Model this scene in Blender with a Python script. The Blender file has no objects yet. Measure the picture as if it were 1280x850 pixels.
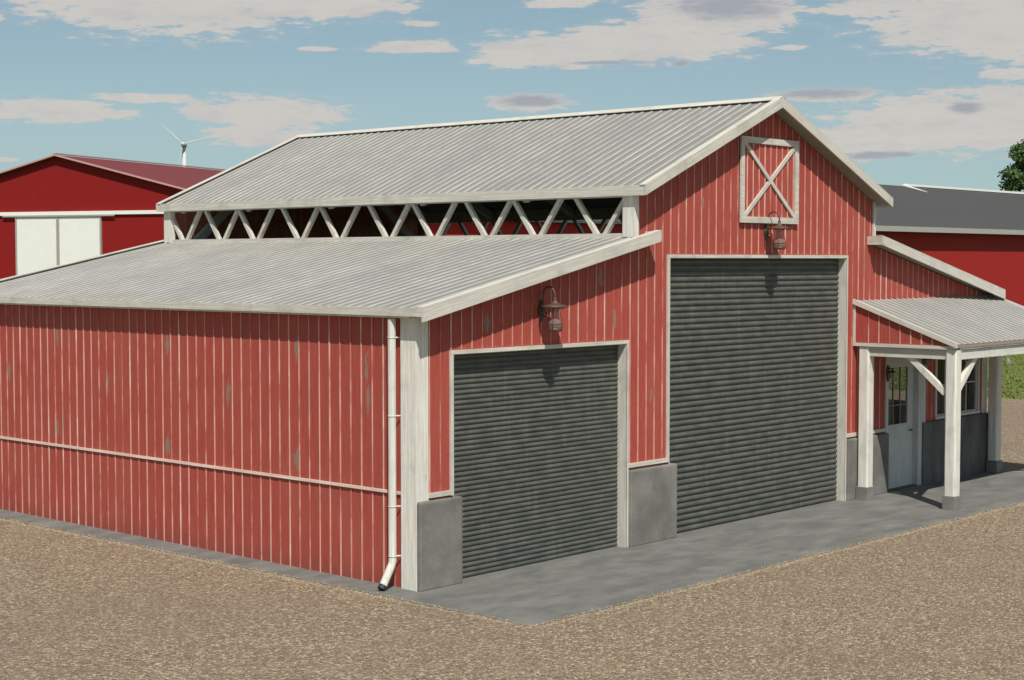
import bpy, bmesh, math, random
import numpy as np
from mathutils import Vector, Matrix
from mathutils.geometry import interpolate_bezier
random.seed(7)
rng = np.random.default_rng(7)
C = bpy.context.scene.collection
R = math.radians

# ------------------------------------------------------------------ camera
cam_d = bpy.data.cameras.new('camera'); cam = bpy.data.objects.new('camera', cam_d); C.objects.link(cam)
bpy.context.scene.camera = cam
cam_d.sensor_fit = 'HORIZONTAL'; cam_d.sensor_width = 36.0
cam_d.lens = 36.0 * 2012.74 / 1280.0
cam_d.clip_start = 0.1; cam_d.clip_end = 6000
cam.location = (-14.18, -14.53, 4.2)
cam.rotation_mode = 'XYZ'
cam.rotation_euler = (R(90 - 2.8299), 0, R(-47.754))

# ------------------------------------------------------------------ light
SUN = Vector((-0.24, -0.30, 0.50)).normalized()        # towards the sun
sun_d = bpy.data.lights.new('sun', 'SUN'); sun = bpy.data.objects.new('sun', sun_d); C.objects.link(sun)
sun_d.energy = 5.0; sun_d.angle = R(0.6); sun_d.color = (1.0, 0.95, 0.87)
sun.rotation_mode = 'QUATERNION'; sun.rotation_quaternion = SUN.to_track_quat('Z', 'Y')
sun.location = (-40, -50, 80)
sc = bpy.context.scene
sc.view_settings.view_transform = 'Standard'; sc.view_settings.look = 'None'
sc.view_settings.gamma = 1; sc.view_settings.exposure = -0.08
sc.cycles.max_bounces = 8; sc.cycles.diffuse_bounces = 6; sc.cycles.glossy_bounces = 3
sc.cycles.use_denoising = True

# ------------------------------------------------------------------ node helpers
class NT:
    def __init__(s, nt): s.nt = nt; nt.nodes.clear()
    def n(s, typ, ins=None, **props):
        nd = s.nt.nodes.new(typ)
        for k, v in props.items(): setattr(nd, k, v)
        if ins:
            for k, v in ins.items():
                if isinstance(v, bpy.types.NodeSocket): s.nt.links.new(v, nd.inputs[k])
                else: nd.inputs[k].default_value = v
        return nd
    def m(s, op, a, b=None, c=None, clamp=False):
        ins = {0: a}
        if b is not None: ins[1] = b
        if c is not None: ins[2] = c
        return s.n('ShaderNodeMath', ins, operation=op, use_clamp=clamp).outputs[0]
    def vm(s, op, a, b=None, out=0):
        ins = {0: a}
        if b is not None: ins[1] = b
        return s.n('ShaderNodeVectorMath', ins, operation=op).outputs[out]
    def mix(s, f, a, b, bt='MIX'):
        nd = s.n('ShaderNodeMix', None, data_type='RGBA', blend_type=bt)
        for k, v in ((0, f), (6, a), (7, b)):
            if isinstance(v, bpy.types.NodeSocket): s.nt.links.new(v, nd.inputs[k])
            else: nd.inputs[k].default_value = v
        return nd.outputs[2]
    def step(s, x, lo, hi):
        return s.n('ShaderNodeMapRange', {0: x, 1: lo, 2: hi, 3: 0.0, 4: 1.0}, interpolation_type='SMOOTHSTEP').outputs[0]
    def noise(s, vec, scale, detail=3, rough=.55, out=0):
        return s.n('ShaderNodeTexNoise', {'Vector': vec, 'Scale': scale, 'Detail': detail, 'Roughness': rough}).outputs[out]
    def pos(s): return s.n('ShaderNodeNewGeometry').outputs['Position']
    def xyz(s, v): return s.n('ShaderNodeSeparateXYZ', {0: v}).outputs
    def comb(s, x, y, z): return s.n('ShaderNodeCombineXYZ', {0: x, 1: y, 2: z}).outputs[0]

def c4(r, g, b): return (r, g, b, 1)

def new_mat(name, build):
    mt = bpy.data.materials.new(name); mt.use_nodes = True
    t = NT(mt.node_tree)
    out = t.n('ShaderNodeOutputMaterial'); bs = t.n('ShaderNodeBsdfPrincipled')
    mt.node_tree.links.new(bs.outputs[0], out.inputs[0])
    r = build(t, bs) or {}
    for k, v in r.items():
        if k == 'bump':
            h, st, d = v
            b = t.n('ShaderNodeBump', {'Height': h, 'Strength': st, 'Distance': d})
            mt.node_tree.links.new(b.outputs[0], bs.inputs['Normal'])
        elif isinstance(v, bpy.types.NodeSocket): mt.node_tree.links.new(v, bs.inputs[k])
        else: bs.inputs[k].default_value = v
    return mt

# ------------------------------------------------------------------ sky
w = bpy.data.worlds.new('World'); sc.world = w; w.use_nodes = True
t = NT(w.node_tree)
sky = t.n('ShaderNodeTexSky', sky_type='NISHITA')
sky.sun_disc = False
sky.sun_elevation = math.asin(SUN.z); sky.sun_rotation = math.atan2(SUN.x, SUN.y)
sky.altitude = 50; sky.air_density = 1.0; sky.dust_density = 0.5; sky.ozone_density = 2.0
dirv = t.n('ShaderNodeTexCoord').outputs['Generated']
X, Y, Z = t.xyz(dirv)
az = t.m('ARCTAN2', X, Y)
az = t.m('SUBTRACT', az, R(47.754))
hyp = t.m('SQRT', t.m('ADD', t.m('MULTIPLY', X, X), t.m('MULTIPLY', Y, Y)))
el = t.m('ARCTAN2', Z, hyp)
K = 180 / math.pi
azd = t.m('MULTIPLY', az, K); eld = t.m('MULTIPLY', el, K)
cv = t.comb(azd, eld, 0.0)
# ragged edges: noise stretched along the horizon
nv = t.comb(t.m('MULTIPLY', azd, .55), t.m('MULTIPLY', eld, 2.3), 0.0)
n1 = t.noise(nv, 1.7, 8, .66)
n2 = t.noise(nv, .35, 3, .5)
def ell(list_):
    best = None
    for cx, cy, rx, ry in list_:
        d = t.vm('SUBTRACT', cv, (cx, cy, 0)); d = t.vm('MULTIPLY', d, (1 / rx, 1 / ry, 0))
        L = t.vm('LENGTH', d, out=1)
        best = L if best is None else t.m('MINIMUM', best, L)
    return best
def px(x, y, rx, ry):      # picture measurements turned into bearing and height above the horizon, in degrees
    return ((x - 640) / 35.13, (325.5 - y) / 35.13, rx / 35.13, ry / 35.13)
white = ell([px(*a) for a in ((215, 8, 190, 48), (400, 6, 120, 26), (70, 2, 120, 24), (85, 147, 90, 15), (195, 130, 62, 6),
    (335, 146, 100, 22), (325, 172, 62, 14), (520, 63, 62, 8), (698, 9, 46, 8), (700, 66, 105, 22), (820, 56, 130, 26), (650, 78, 60, 11),
    (1190, 38, 125, 42), (1270, 60, 120, 34), (1075, 22, 60, 12), (1180, 160, 150, 38), (1260, 150, 120, 34), (1070, 182, 110, 20),
    (1250, 105, 42, 7), (900, 22, 110, 30), (400, 67, 26, 3), (528, 35, 26, 3.5), (8, 41, 24, 6), (978, 67, 24, 3), (665, 130, 52, 11), (1020, 125, 70, 8), (20, 206, 24, 3))])
dark = ell([px(*a) for a in ((905, 16, 85, 22), (665, 128, 52, 10), (1020, 123, 72, 8), (850, 84, 14, 7), (1010, 4, 30, 5), (760, 82, 60, 3), (1190, 143, 26, 8), (1090, 198, 60, 6))])
inf = t.m('SUBTRACT', 1.0, white)
v = t.m('ADD', t.m('ADD', inf, .08), t.m('MULTIPLY', t.m('SUBTRACT', n1, .5), 2.3))
mw = t.m('ADD', t.m('MULTIPLY', t.step(v, .0, .28), .72), t.m('MULTIPLY', t.step(v, -.35, .5), .28))
# the rest of the sky dome carries scattered clouds of the same kind
far = t.m('MULTIPLY', t.step(n2, .56, .62), t.step(t.m('ABSOLUTE', azd), 21.0, 26.0))
hi = t.m('MULTIPLY', t.step(t.noise(t.comb(t.m('MULTIPLY', azd, .08), t.m('MULTIPLY', eld, .16), 3.), 1.0, 5, .6), .58, .66), t.step(eld, 10.5, 14.0))
mw = t.m('MAXIMUM', mw, t.m('MULTIPLY', t.m('MAXIMUM', far, hi), .9))
mw = t.m('MULTIPLY', mw, t.step(eld, 0.0, 1.2))
md = t.step(t.m('ADD', t.m('SUBTRACT', 1.0, dark), t.m('MULTIPLY', t.m('SUBTRACT', n1, .5), 1.5)), -.1, .7)
hsv = t.n('ShaderNodeHueSaturation', {'Hue': 0.475, 'Saturation': .62, 'Value': 1.0, 'Color': sky.outputs[0]}).outputs[0]
hsv = t.mix(1.0, hsv, c4(.87, 1.0, 1.07), 'MULTIPLY')
hsv = t.mix(t.m('MULTIPLY', t.m('SUBTRACT', 1.0, t.step(eld, .5, 7.5)), .75), hsv, c4(5.6, 8.0, 8.3))
CLOUD_W = c4(8.7, 8.3, 7.8); CLOUD_D = c4(4.8, 5.1, 5.9)
shade = t.m('MULTIPLY', t.step(n2, .35, .75), .18)
cw = t.mix(shade, CLOUD_W, c4(7.2, 7.0, 6.8))
cw = t.mix(t.m('MULTIPLY', t.step(t.noise(nv, .9, 6, .7), .42, .7), .4), cw, c4(6.6, 6.5, 6.6))
cl = t.mix(t.m('MULTIPLY', md, .9), cw, CLOUD_D)
tot = t.m('MAXIMUM', t.m('MULTIPLY', mw, .95), t.m('MULTIPLY', md, .8))
col = t.mix(tot, hsv, cl)
bg = t.n('ShaderNodeBackground', {'Color': col, 'Strength': 0.075})
wo = t.n('ShaderNodeOutputWorld'); w.node_tree.links.new(bg.outputs[0], wo.inputs[0])

# ------------------------------------------------------------------ materials
RED = (.395, .068, .050)
def red_boards(axis, spots=(), base=RED, pitch=.2):
    def b(t, bs):
        P = t.pos(); x, y, z = t.xyz(P)
        s = {'x': x, 'y': y}[axis]
        wn = t.n('ShaderNodeTexWhiteNoise', {'W': t.m('FLOOR', t.m('DIVIDE', s, pitch))}, noise_dimensions='1D').outputs[0]
        grain = t.noise(t.comb(t.m('MULTIPLY', s, 60), 0.0, t.m('MULTIPLY', z, 2.2)), 1.0, 4, .6)
        blot = t.noise(t.comb(t.m('MULTIPLY', s, 1.3), 0.0, t.m('MULTIPLY', z, .5)), 1.0, 3)
        c = t.mix(t.step(grain, .3, .75), c4(base[0] * .82, base[1] * .8, base[2] * .8), c4(base[0] * 1.12, base[1] * 1.3, base[2] * 1.3))
        c = t.mix(t.m('MULTIPLY', wn, .22), c, c4(base[0] * .75, base[1] * 1.1, base[2] * 1.05))
        c = t.mix(t.m('MULTIPLY', t.step(blot, .45, .8), .3), c, c4(base[0] * 1.05, base[1] * 1.9, base[2] * 1.8))
        # flaked patches and fine chips of bare grey wood
        fn = t.noise(t.comb(t.m('MULTIPLY', s, 38), 2.0, t.m('MULTIPLY', z, 9)), 1.0, 4, .7)
        best = None
        pv = t.comb(s, z, 0.0)
        for sx, sz, rx, rz in spots:
            L = t.vm('LENGTH', t.vm('MULTIPLY', t.vm('SUBTRACT', pv, (sx, sz, 0)), (1 / rx, 1 / rz, 0)), out=1)
            best = L if best is None else t.m('MINIMUM', best, L)
        chips = t.step(t.noise(t.comb(t.m('MULTIPLY', s, 26), 5.0, t.m('MULTIPLY', z, 3.0)), 1.0, 5, .65), .70, .74)
        mask = t.m('MULTIPLY', chips, .55)
        if best is not None:
            sp = t.step(t.m('ADD', t.m('SUBTRACT', 1.0, best), t.m('MULTIPLY', t.m('SUBTRACT', fn, .5), 3.2)), .0, .35)
            mask = t.m('MAXIMUM', mask, t.m('MULTIPLY', sp, .85))
        c = t.mix(mask, c, t.mix(fn, c4(.13, .10, .08), c4(.33, .29, .23)))
        # mud splashed on the lowest boards
        mud = t.m('MULTIPLY', t.m('SUBTRACT', 1.0, t.step(t.m('ADD', z, t.m('MULTIPLY', blot, .25)), .1, .42)), .35)
        c = t.mix(mud, c, c4(.16, .06, .045))
        h = t.m('SUBTRACT', grain, t.m('MULTIPLY', mask, .6))
        return {'Base Color': c, 'Roughness': .62, 'Specular IOR Level': .3, 'bump': (h, .35, .004)}
    return b
SIDE_SPOTS = [(5.30, 2.97, .05, .16), (5.32, 1.45, .07, .16), (3.85, 2.33, .05, .18), (2.34, 3.01, .05, .16), (2.35, 1.48, .08, .15),
              (8.27, 2.99, .05, .15), (8.31, 1.48, .06, .14), (6.87, 2.32, .045, .16), (9.74, 2.35, .05, .16), (.92, 2.39, .04, .2), (.95, 2.8, .03, .25)]
FRONT_SPOTS = [(1.33, 3.38, .05, .14), (4.02, 3.35, .055, .13), (3.71, 3.98, .05, .15), (4.9, 2.2, .03, .12), (9.9, 4.8, .03, .12), (6.2, 5.1, .03, .1)]
M_SIDE = new_mat('red_boards_side', red_boards('y', SIDE_SPOTS))
M_FRONT = new_mat('red_boards_front', red_boards('x', FRONT_SPOTS))

def batten(t, bs):
    P = t.pos(); x, y, z = t.xyz(P)
    s = t.m('ADD', x, y)
    n = t.noise(t.comb(t.m('MULTIPLY', s, 9), 0.0, t.m('MULTIPLY', z, 1.6)), 1.0, 5, .68)
    wn = t.n('ShaderNodeTexWhiteNoise', {'W': t.m('FLOOR', t.m('MULTIPLY', s, 10.0))}, noise_dimensions='1D').outputs[0]
    k = t.m('ADD', n, t.m('MULTIPLY', t.m('SUBTRACT', wn, .5), .22))
    c = t.mix(t.step(k, .30, .58), c4(.40, .10, .075), c4(.66, .37, .30))
    c = t.mix(t.step(k, .56, .74), c, c4(.74, .60, .50))
    g = t.noise(t.comb(t.m('MULTIPLY', s, 5), 9.0, t.m('MULTIPLY', z, .8)), 1.0, 3)
    c = t.mix(t.m('MULTIPLY', t.step(g, .58, .68), .6), c, c4(.30, .26, .20))
    return {'Base Color': c, 'Roughness': .7}
M_BATTEN = new_mat('worn_batten_edge', batten)

def white_wood(axis, base=(.62, .59, .52), dirt=.65, shear=0.0, along='x'):
    def b(t, bs):
        P = t.pos(); x, y, z = t.xyz(P)
        if shear: z = t.m('SUBTRACT', z, t.m('MULTIPLY', x if along == 'x' else y, shear))
        k = {'x': (1.5, 40, 40), 'y': (40, 1.5, 40), 'z': (40, 40, 1.6), 'a': (14, 14, 14)}[axis]
        v = t.comb(t.m('MULTIPLY', x, k[0]), t.m('MULTIPLY', y, k[1]), t.m('MULTIPLY', z, k[2]))
        g = t.noise(v, 1.0, 5, .65)
        bl = t.noise(P, 2.2, 4, .6)
        c = t.mix(t.step(g, .38, .7), c4(base[0] * .82, base[1] * .82, base[2] * .83), c4(base[0] * 1.06, base[1] * 1.08, base[2] * 1.07))
        c = t.mix(t.m('MULTIPLY', t.step(bl, .48, .75), dirt), c, c4(.36, .35, .30))
        v2 = t.comb(t.m('MULTIPLY', x, k[0] * .8), t.m('MULTIPLY', y, k[1] * .8), t.m('MULTIPLY', z, k[2] * 2.5))
        cr = t.step(t.noise(v2, 1.0, 4, .7), .66, .72)
        c = t.mix(t.m('MULTIPLY', cr, .7), c, c4(.22, .17, .12))
        return {'Base Color': c, 'Roughness': .75, 'Specular IOR Level': .25, 'bump': (t.m('SUBTRACT', g, cr), .4, .004)}
    return b
M_WX = new_mat('white_wood_x', white_wood('x')); M_WY = new_mat('white_wood_y', white_wood('y')); M_WZ = new_mat('white_wood_z', white_wood('z'))
M_POST = new_mat('white_post_wood', white_wood('z', (.75, .72, .65), .4))
M_RAKE = {k: new_mat('white_rake_board', white_wood('x', shear=k)) for k in (.2094, -.2094, .425, -.425)}
M_RAKEP = new_mat('white_porch_rake', white_wood('y', shear=.36, along='y'))
M_PIPE = new_mat('white_painted_metal', white_wood('z', (.68, .665, .60), .25))
M_GREYWOOD = new_mat('grey_timber', white_wood('a', (.66, .66, .61), .25))

def metal_roof(down, k=1.0):
    def b(t, bs):
        P = t.pos(); x, y, z = t.xyz(P)
        a, d = (y, x) if down == 'x' else (x, y)
        st = t.noise(t.comb(t.m('MULTIPLY', a, 22), t.m('MULTIPLY', d, 2.2), 0.0), 1.0, 5, .65)
        bl = t.noise(P, .9, 5, .6); sp = t.noise(P, 11, 4, .7)
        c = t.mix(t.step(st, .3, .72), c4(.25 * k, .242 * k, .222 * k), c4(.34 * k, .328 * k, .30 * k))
        c = t.mix(t.m('MULTIPLY', t.step(bl, .42, .75), .45), c, c4(.25, .245, .24))
        c = t.mix(t.m('MULTIPLY', t.step(sp, .64, .72), .55), c, c4(.15, .12, .09))
        # every sheet was laid beside the next with a tone of its own
        wn = t.n('ShaderNodeTexWhiteNoise', {'W': t.m('FLOOR', t.m('DIVIDE', a, .8))}, noise_dimensions='1D').outputs[0]
        c = t.mix(t.m('MULTIPLY', wn, .22), c, c4(.22, .22, .22))
        return {'Base Color': c, 'Roughness': .6, 'Metallic': .15, 'Specular IOR Level': .4, 'bump': (sp, .15, .003)}
    return b
M_ROOFX = [new_mat('corrugated_roof_metal', metal_roof('x')), new_mat('roof_rib_crest', metal_roof('x', 1.5)), new_mat('roof_rib_shade', metal_roof('x', .66))]  # lighter crest, darker strip beside it: rib light and shade put into colour
M_ROOFY = [new_mat('corrugated_porch_metal', metal_roof('y')), new_mat('porch_rib_crest', metal_roof('y', 1.4)), new_mat('porch_rib_shade', metal_roof('y', .55))]  # same painted rib highlight and shade for the porch sheet

def deck(t, bs):
    P = t.pos()
    n = t.noise(P, 6, 4)
    return {'Base Color': t.mix(n, c4(.20, .20, .165), c4(.32, .31, .26)), 'Roughness': .8}
M_DECK = new_mat('roof_underside_boards', deck)

def shutter(t, bs):
    P = t.pos(); x, y, z = t.xyz(P)
    n = t.noise(t.comb(t.m('MULTIPLY', x, 3), 0.0, t.m('MULTIPLY', z, 9)), 1.0, 5, .6)
    c = t.mix(t.step(n, .3, .7), c4(.075, .080, .072), c4(.12, .125, .11))
    run = t.noise(t.comb(t.m('MULTIPLY', x, 9), 3.0, t.m('MULTIPLY', z, .7)), 1.0, 4, .6)
    c = t.mix(t.m('MULTIPLY', t.step(run, .5, .75), .45), c, c4(.17, .175, .165))
    r1 = t.noise(t.comb(t.m('MULTIPLY', x, 5.5), 7.0, t.m('MULTIPLY', z, 4.0)), 1.0, 5, .75)
    rust = t.m('MULTIPLY', t.step(r1, .585, .70), .7)
    c = t.mix(rust, c, c4(.21, .105, .05))
    return {'Base Color': c, 'Roughness': t.m('ADD', .48, t.m('MULTIPLY', n, .2)), 'Metallic': .2, 'Specular IOR Level': .4, 'bump': (n, .12, .003)}
M_SHUT = new_mat('roller_shutter_steel', shutter)

def concrete(a, b_, streak=None, sc_=1.0):
    def f(t, bs):
        P = t.pos(); x, y, z = t.xyz(P)
        k = {'x': (1.1, 2.6, 2.6), 'z': (4, 4, .9), None: (1.5, 1.5, 1.5)}[streak]
        st = t.noise(t.comb(t.m('MULTIPLY', x, k[0]), t.m('MULTIPLY', y, k[1]), t.m('MULTIPLY', z, k[2])), 1.0 * sc_, 6, .65)
        bl = t.noise(P, 1.1, 5, .6); fine = t.noise(P, 45, 4, .7); mid = t.noise(P, 7, 5, .65)
        c = t.mix(t.step(st, .28, .72), c4(*a), c4(*b_))
        c = t.mix(t.m('MULTIPLY', t.step(bl, .45, .72), .4), c, c4(a[0] * .75, a[1] * .75, a[2] * .75))
        c = t.mix(t.m('MULTIPLY', t.step(mid, .58, .7), .25), c, c4(b_[0] * 1.15, b_[1] * 1.12, b_[2] * 1.05))
        c = t.mix(t.m('MULTIPLY', t.step(fine, .55, .75), .35), c, c4(a[0] * .6, a[1] * .6, a[2] * .6))
        return {'Base Color': c, 'Roughness': .85, 'Specular IOR Level': .25, 'bump': (t.m('ADD', fine, mid), .35, .006)}
    return f
def with_joints(f):
    def g(t, bs):
        r = f(t, bs); x, y, z = t.xyz(t.pos())
        jx = t.m('ABSOLUTE', t.m('SUBTRACT', t.m('MODULO', t.m('ADD', x, 20.3), 5.3), 2.65))
        wob = t.m('MULTIPLY', t.noise(t.pos(), 3.0, 3), .01)
        j = t.m('SUBTRACT', 1.0, t.step(t.m('ADD', jx, wob), .006, .016))
        oil = t.step(t.noise(t.pos(), .8, 4, .6), .6, .72)
        c = t.mix(t.m('MULTIPLY', oil, .3), r['Base Color'], c4(.07, .07, .068))
        pale = t.step(t.noise(t.vm('MULTIPLY', t.pos(), (1.0, 1.9, 1)), 1.0, 6, .7), .55, .7)
        c = t.mix(t.m('MULTIPLY', pale, .4), c, c4(.255, .245, .215))
        r['Base Color'] = t.mix(t.m('MULTIPLY', j, .6), c, c4(.05, .05, .048))
        return r
    return g
M_PAD = new_mat('pad_concrete', with_joints( concrete((.125, .127, .120), (.20, .197, .182), 'x')))
M_PIER = new_mat('pier_concrete', concrete((.135, .132, .120), (.245, .237, .212), None))
M_PLINTH = new_mat('shaded_plinth_concrete', concrete((.08, .08, .08), (.15, .148, .142), 'z'))  # darker than the piers: the shade on this wall is in the colour

def gravel(t, bs):
    P = t.pos()
    wp = t.vm('ADD', P, t.vm('MULTIPLY', t.noise(P, 9, 2, out=1), (.05, .05, 0)))
    vo = t.n('ShaderNodeTexVoronoi', {'Vector': wp, 'Scale': 30.0}, feature='F1')
    ve = t.n('ShaderNodeTexVoronoi', {'Vector': wp, 'Scale': 30.0}, feature='DISTANCE_TO_EDGE')
    v2 = t.n('ShaderNodeTexVoronoi', {'Vector': wp, 'Scale': 55.0}, feature='F1')
    rnd = t.xyz(vo.outputs['Color'])
    c = t.mix(rnd[0], c4(.185, .132, .085), c4(.405, .31, .212))
    c = t.mix(t.step(rnd[1], .72, .95), c, c4(.56, .47, .33))
    c = t.mix(t.m('MULTIPLY', t.step(rnd[2], .75, .95), .6), c, c4(.17, .125, .105))
    c = t.mix(t.m('MULTIPLY', t.xyz(v2.outputs['Color'])[0], .35), c, c4(.20, .155, .11))
    gap = t.m('SUBTRACT', 1.0, t.step(ve.outputs['Distance'], .0, .10))
    c = t.mix(t.m('MULTIPLY', gap, .8), c, c4(.06, .045, .03))
    rim = t.m('MULTIPLY', t.step(ve.outputs['Distance'], .06, .12), t.m('SUBTRACT', 1.0, t.step(ve.outputs['Distance'], .14, .24)))
    c = t.mix(t.m('MULTIPLY', t.m('MULTIPLY', rim, t.step(rnd[1], .45, .8)), .35), c, c4(.60, .52, .38))
    big = t.noise(P, .35, 4, .6); med = t.noise(P, 1.6, 4, .6)
    c = t.mix(t.m('MULTIPLY', t.step(big, .4, .7), .38), c, c4(.21, .152, .118))
    c = t.mix(t.m('MULTIPLY', t.step(med, .5, .75), .3), c, c4(.33, .265, .195))
    h = t.m('SUBTRACT', t.m('MULTIPLY', vo.outputs['Distance'], -1.0), t.m('MULTIPLY', v2.outputs['Distance'], .4))
    return {'Base Color': c, 'Roughness': .9, 'Specular IOR Level': .2, 'bump': (h, .9, .022)}
M_GRAVEL = new_mat('tan_gravel', gravel)

def pebble(t, bs):
    r = t.n('ShaderNodeNewGeometry').outputs['Random Per Island']
    c = t.mix(r, c4(.20, .15, .085), c4(.44, .35, .22))
    return {'Base Color': c, 'Roughness': .9}
M_PEB = new_mat('loose_stone', pebble)

def grass(t, bs):
    P = t.pos(); n = t.noise(P, .5, 5, .65); f = t.noise(P, 9, 4, .7)
    c = t.mix(n, c4(.105, .135, .03), c4(.13, .16, .042)); c = t.mix(t.m('MULTIPLY', f, .12), c, c4(.09, .115, .028))
    return {'Base Color': c, 'Roughness': .95, 'Specular IOR Level': .1}
M_GRASS = new_mat('field_grass', grass)
def blade(t, bs):
    r = t.n('ShaderNodeNewGeometry').outputs['Random Per Island']
    return {'Base Color': t.mix(r, c4(.115, .145, .034), c4(.15, .18, .048)), 'Roughness': .8}
M_BLADE = new_mat('grass_blade', blade)

def plain(col, rough=.6, metal=0.0, var=.2, scale=6, emit=None):
    def b(t, bs):
        n = t.noise(t.pos(), scale, 4, .6)
        return {'Base Color': t.mix(n, c4(*[q * (1 - var) for q in col]), c4(*[min(1, q * (1 + var)) for q in col])), 'Roughness': rough, 'Metallic': metal}
    return b
M_COPPER = new_mat('weathered_copper', plain((.12, .072, .05), .55, .4, .5, 18))
M_DARKMETAL = new_mat('dark_green_iron', plain((.075, .075, .06), .5, .5, .4, 20))
M_BLACK = new_mat('black_rubber', plain((.02, .02, .022), .6))
M_BGRED = new_mat('deep_red_cladding', red_boards('x', (), (.30, .018, .016), .5))
def clad(axis, base=(.33, .022, .02)):
    def b(t, bs):
        P = t.pos(); s = t.m('MULTIPLY', t.vm('DOT_PRODUCT', P, axis, 1), 1.0)
        w_ = t.m('PINGPONG', s, .15)
        rib = t.step(w_, .11, .14)
        bl = t.noise(P, .25, 4)
        c = t.mix(t.m('MULTIPLY', rib, .3), c4(*base), c4(base[0] * .6, base[1] * .6, base[2] * .6))
        c = t.mix(t.m('MULTIPLY', bl, .3), c, c4(base[0] * .75, base[1] * .9, base[2] * .9))
        return {'Base Color': c, 'Roughness': .65, 'Specular IOR Level': .12, 'bump': (w_, .5, .05)}
    return b
M_CLADX = new_mat('deep_red_cladding_long', clad((1, 0, 0)))
M_SHEDROOF = new_mat('maroon_sheet_roof', plain((.16, .026, .03), .85, 0, .12, .5))
M_DKROOF = new_mat('charcoal_sheet_roof', plain((.06, .058, .056), .75, 0, .12, .3))
M_TRIMW = new_mat('clean_white_trim', plain((.80, .79, .75), .5, 0, .06, 1.5))
M_TRIMG = new_mat('greyish_fascia', plain((.36, .34, .32), .6, 0, .1, 1.5))
M_TRIMPINK = new_mat('faded_pink_trim', plain((.52, .30, .27), .6, 0, .1, 1.5))
M_FLOOR = new_mat('inside_floor', plain((.16, .155, .15), .8, 0, .2, 2))
M_ROCK = new_mat('grey_rock', plain((.23, .23, .22), .9, 0, .3, 4))
M_BARK = new_mat('bark', plain((.09, .065, .045), .9, 0, .4, 9))
def leaf(t, bs):
    r = t.n('ShaderNodeNewGeometry').outputs['Random Per Island']
    c = t.mix(r, c4(.035, .075, .018), c4(.115, .19, .05))
    return {'Base Color': c, 'Roughness': .6, 'Specular IOR Level': .3}
M_LEAF = new_mat('leaf', leaf)
def glass(tint, alpha):
    def b(t, bs):
        return {'Base Color': c4(*tint), 'Roughness': .04, 'Transmission Weight': 0.0, 'Alpha': alpha, 'Specular IOR Level': .7}
    return b
M_GLASS = new_mat('window_glass', glass((.05, .06, .055), .22))
def chim(t, bs):
    n = t.noise(t.pos(), 25, 4)
    return {'Base Color': t.mix(n, c4(.26, .17, .15), c4(.38, .29, .26)), 'Roughness': .12, 'Alpha': .5, 'Specular IOR Level': .8}
M_CHIM = new_mat('dusty_lantern_glass', chim)

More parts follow.
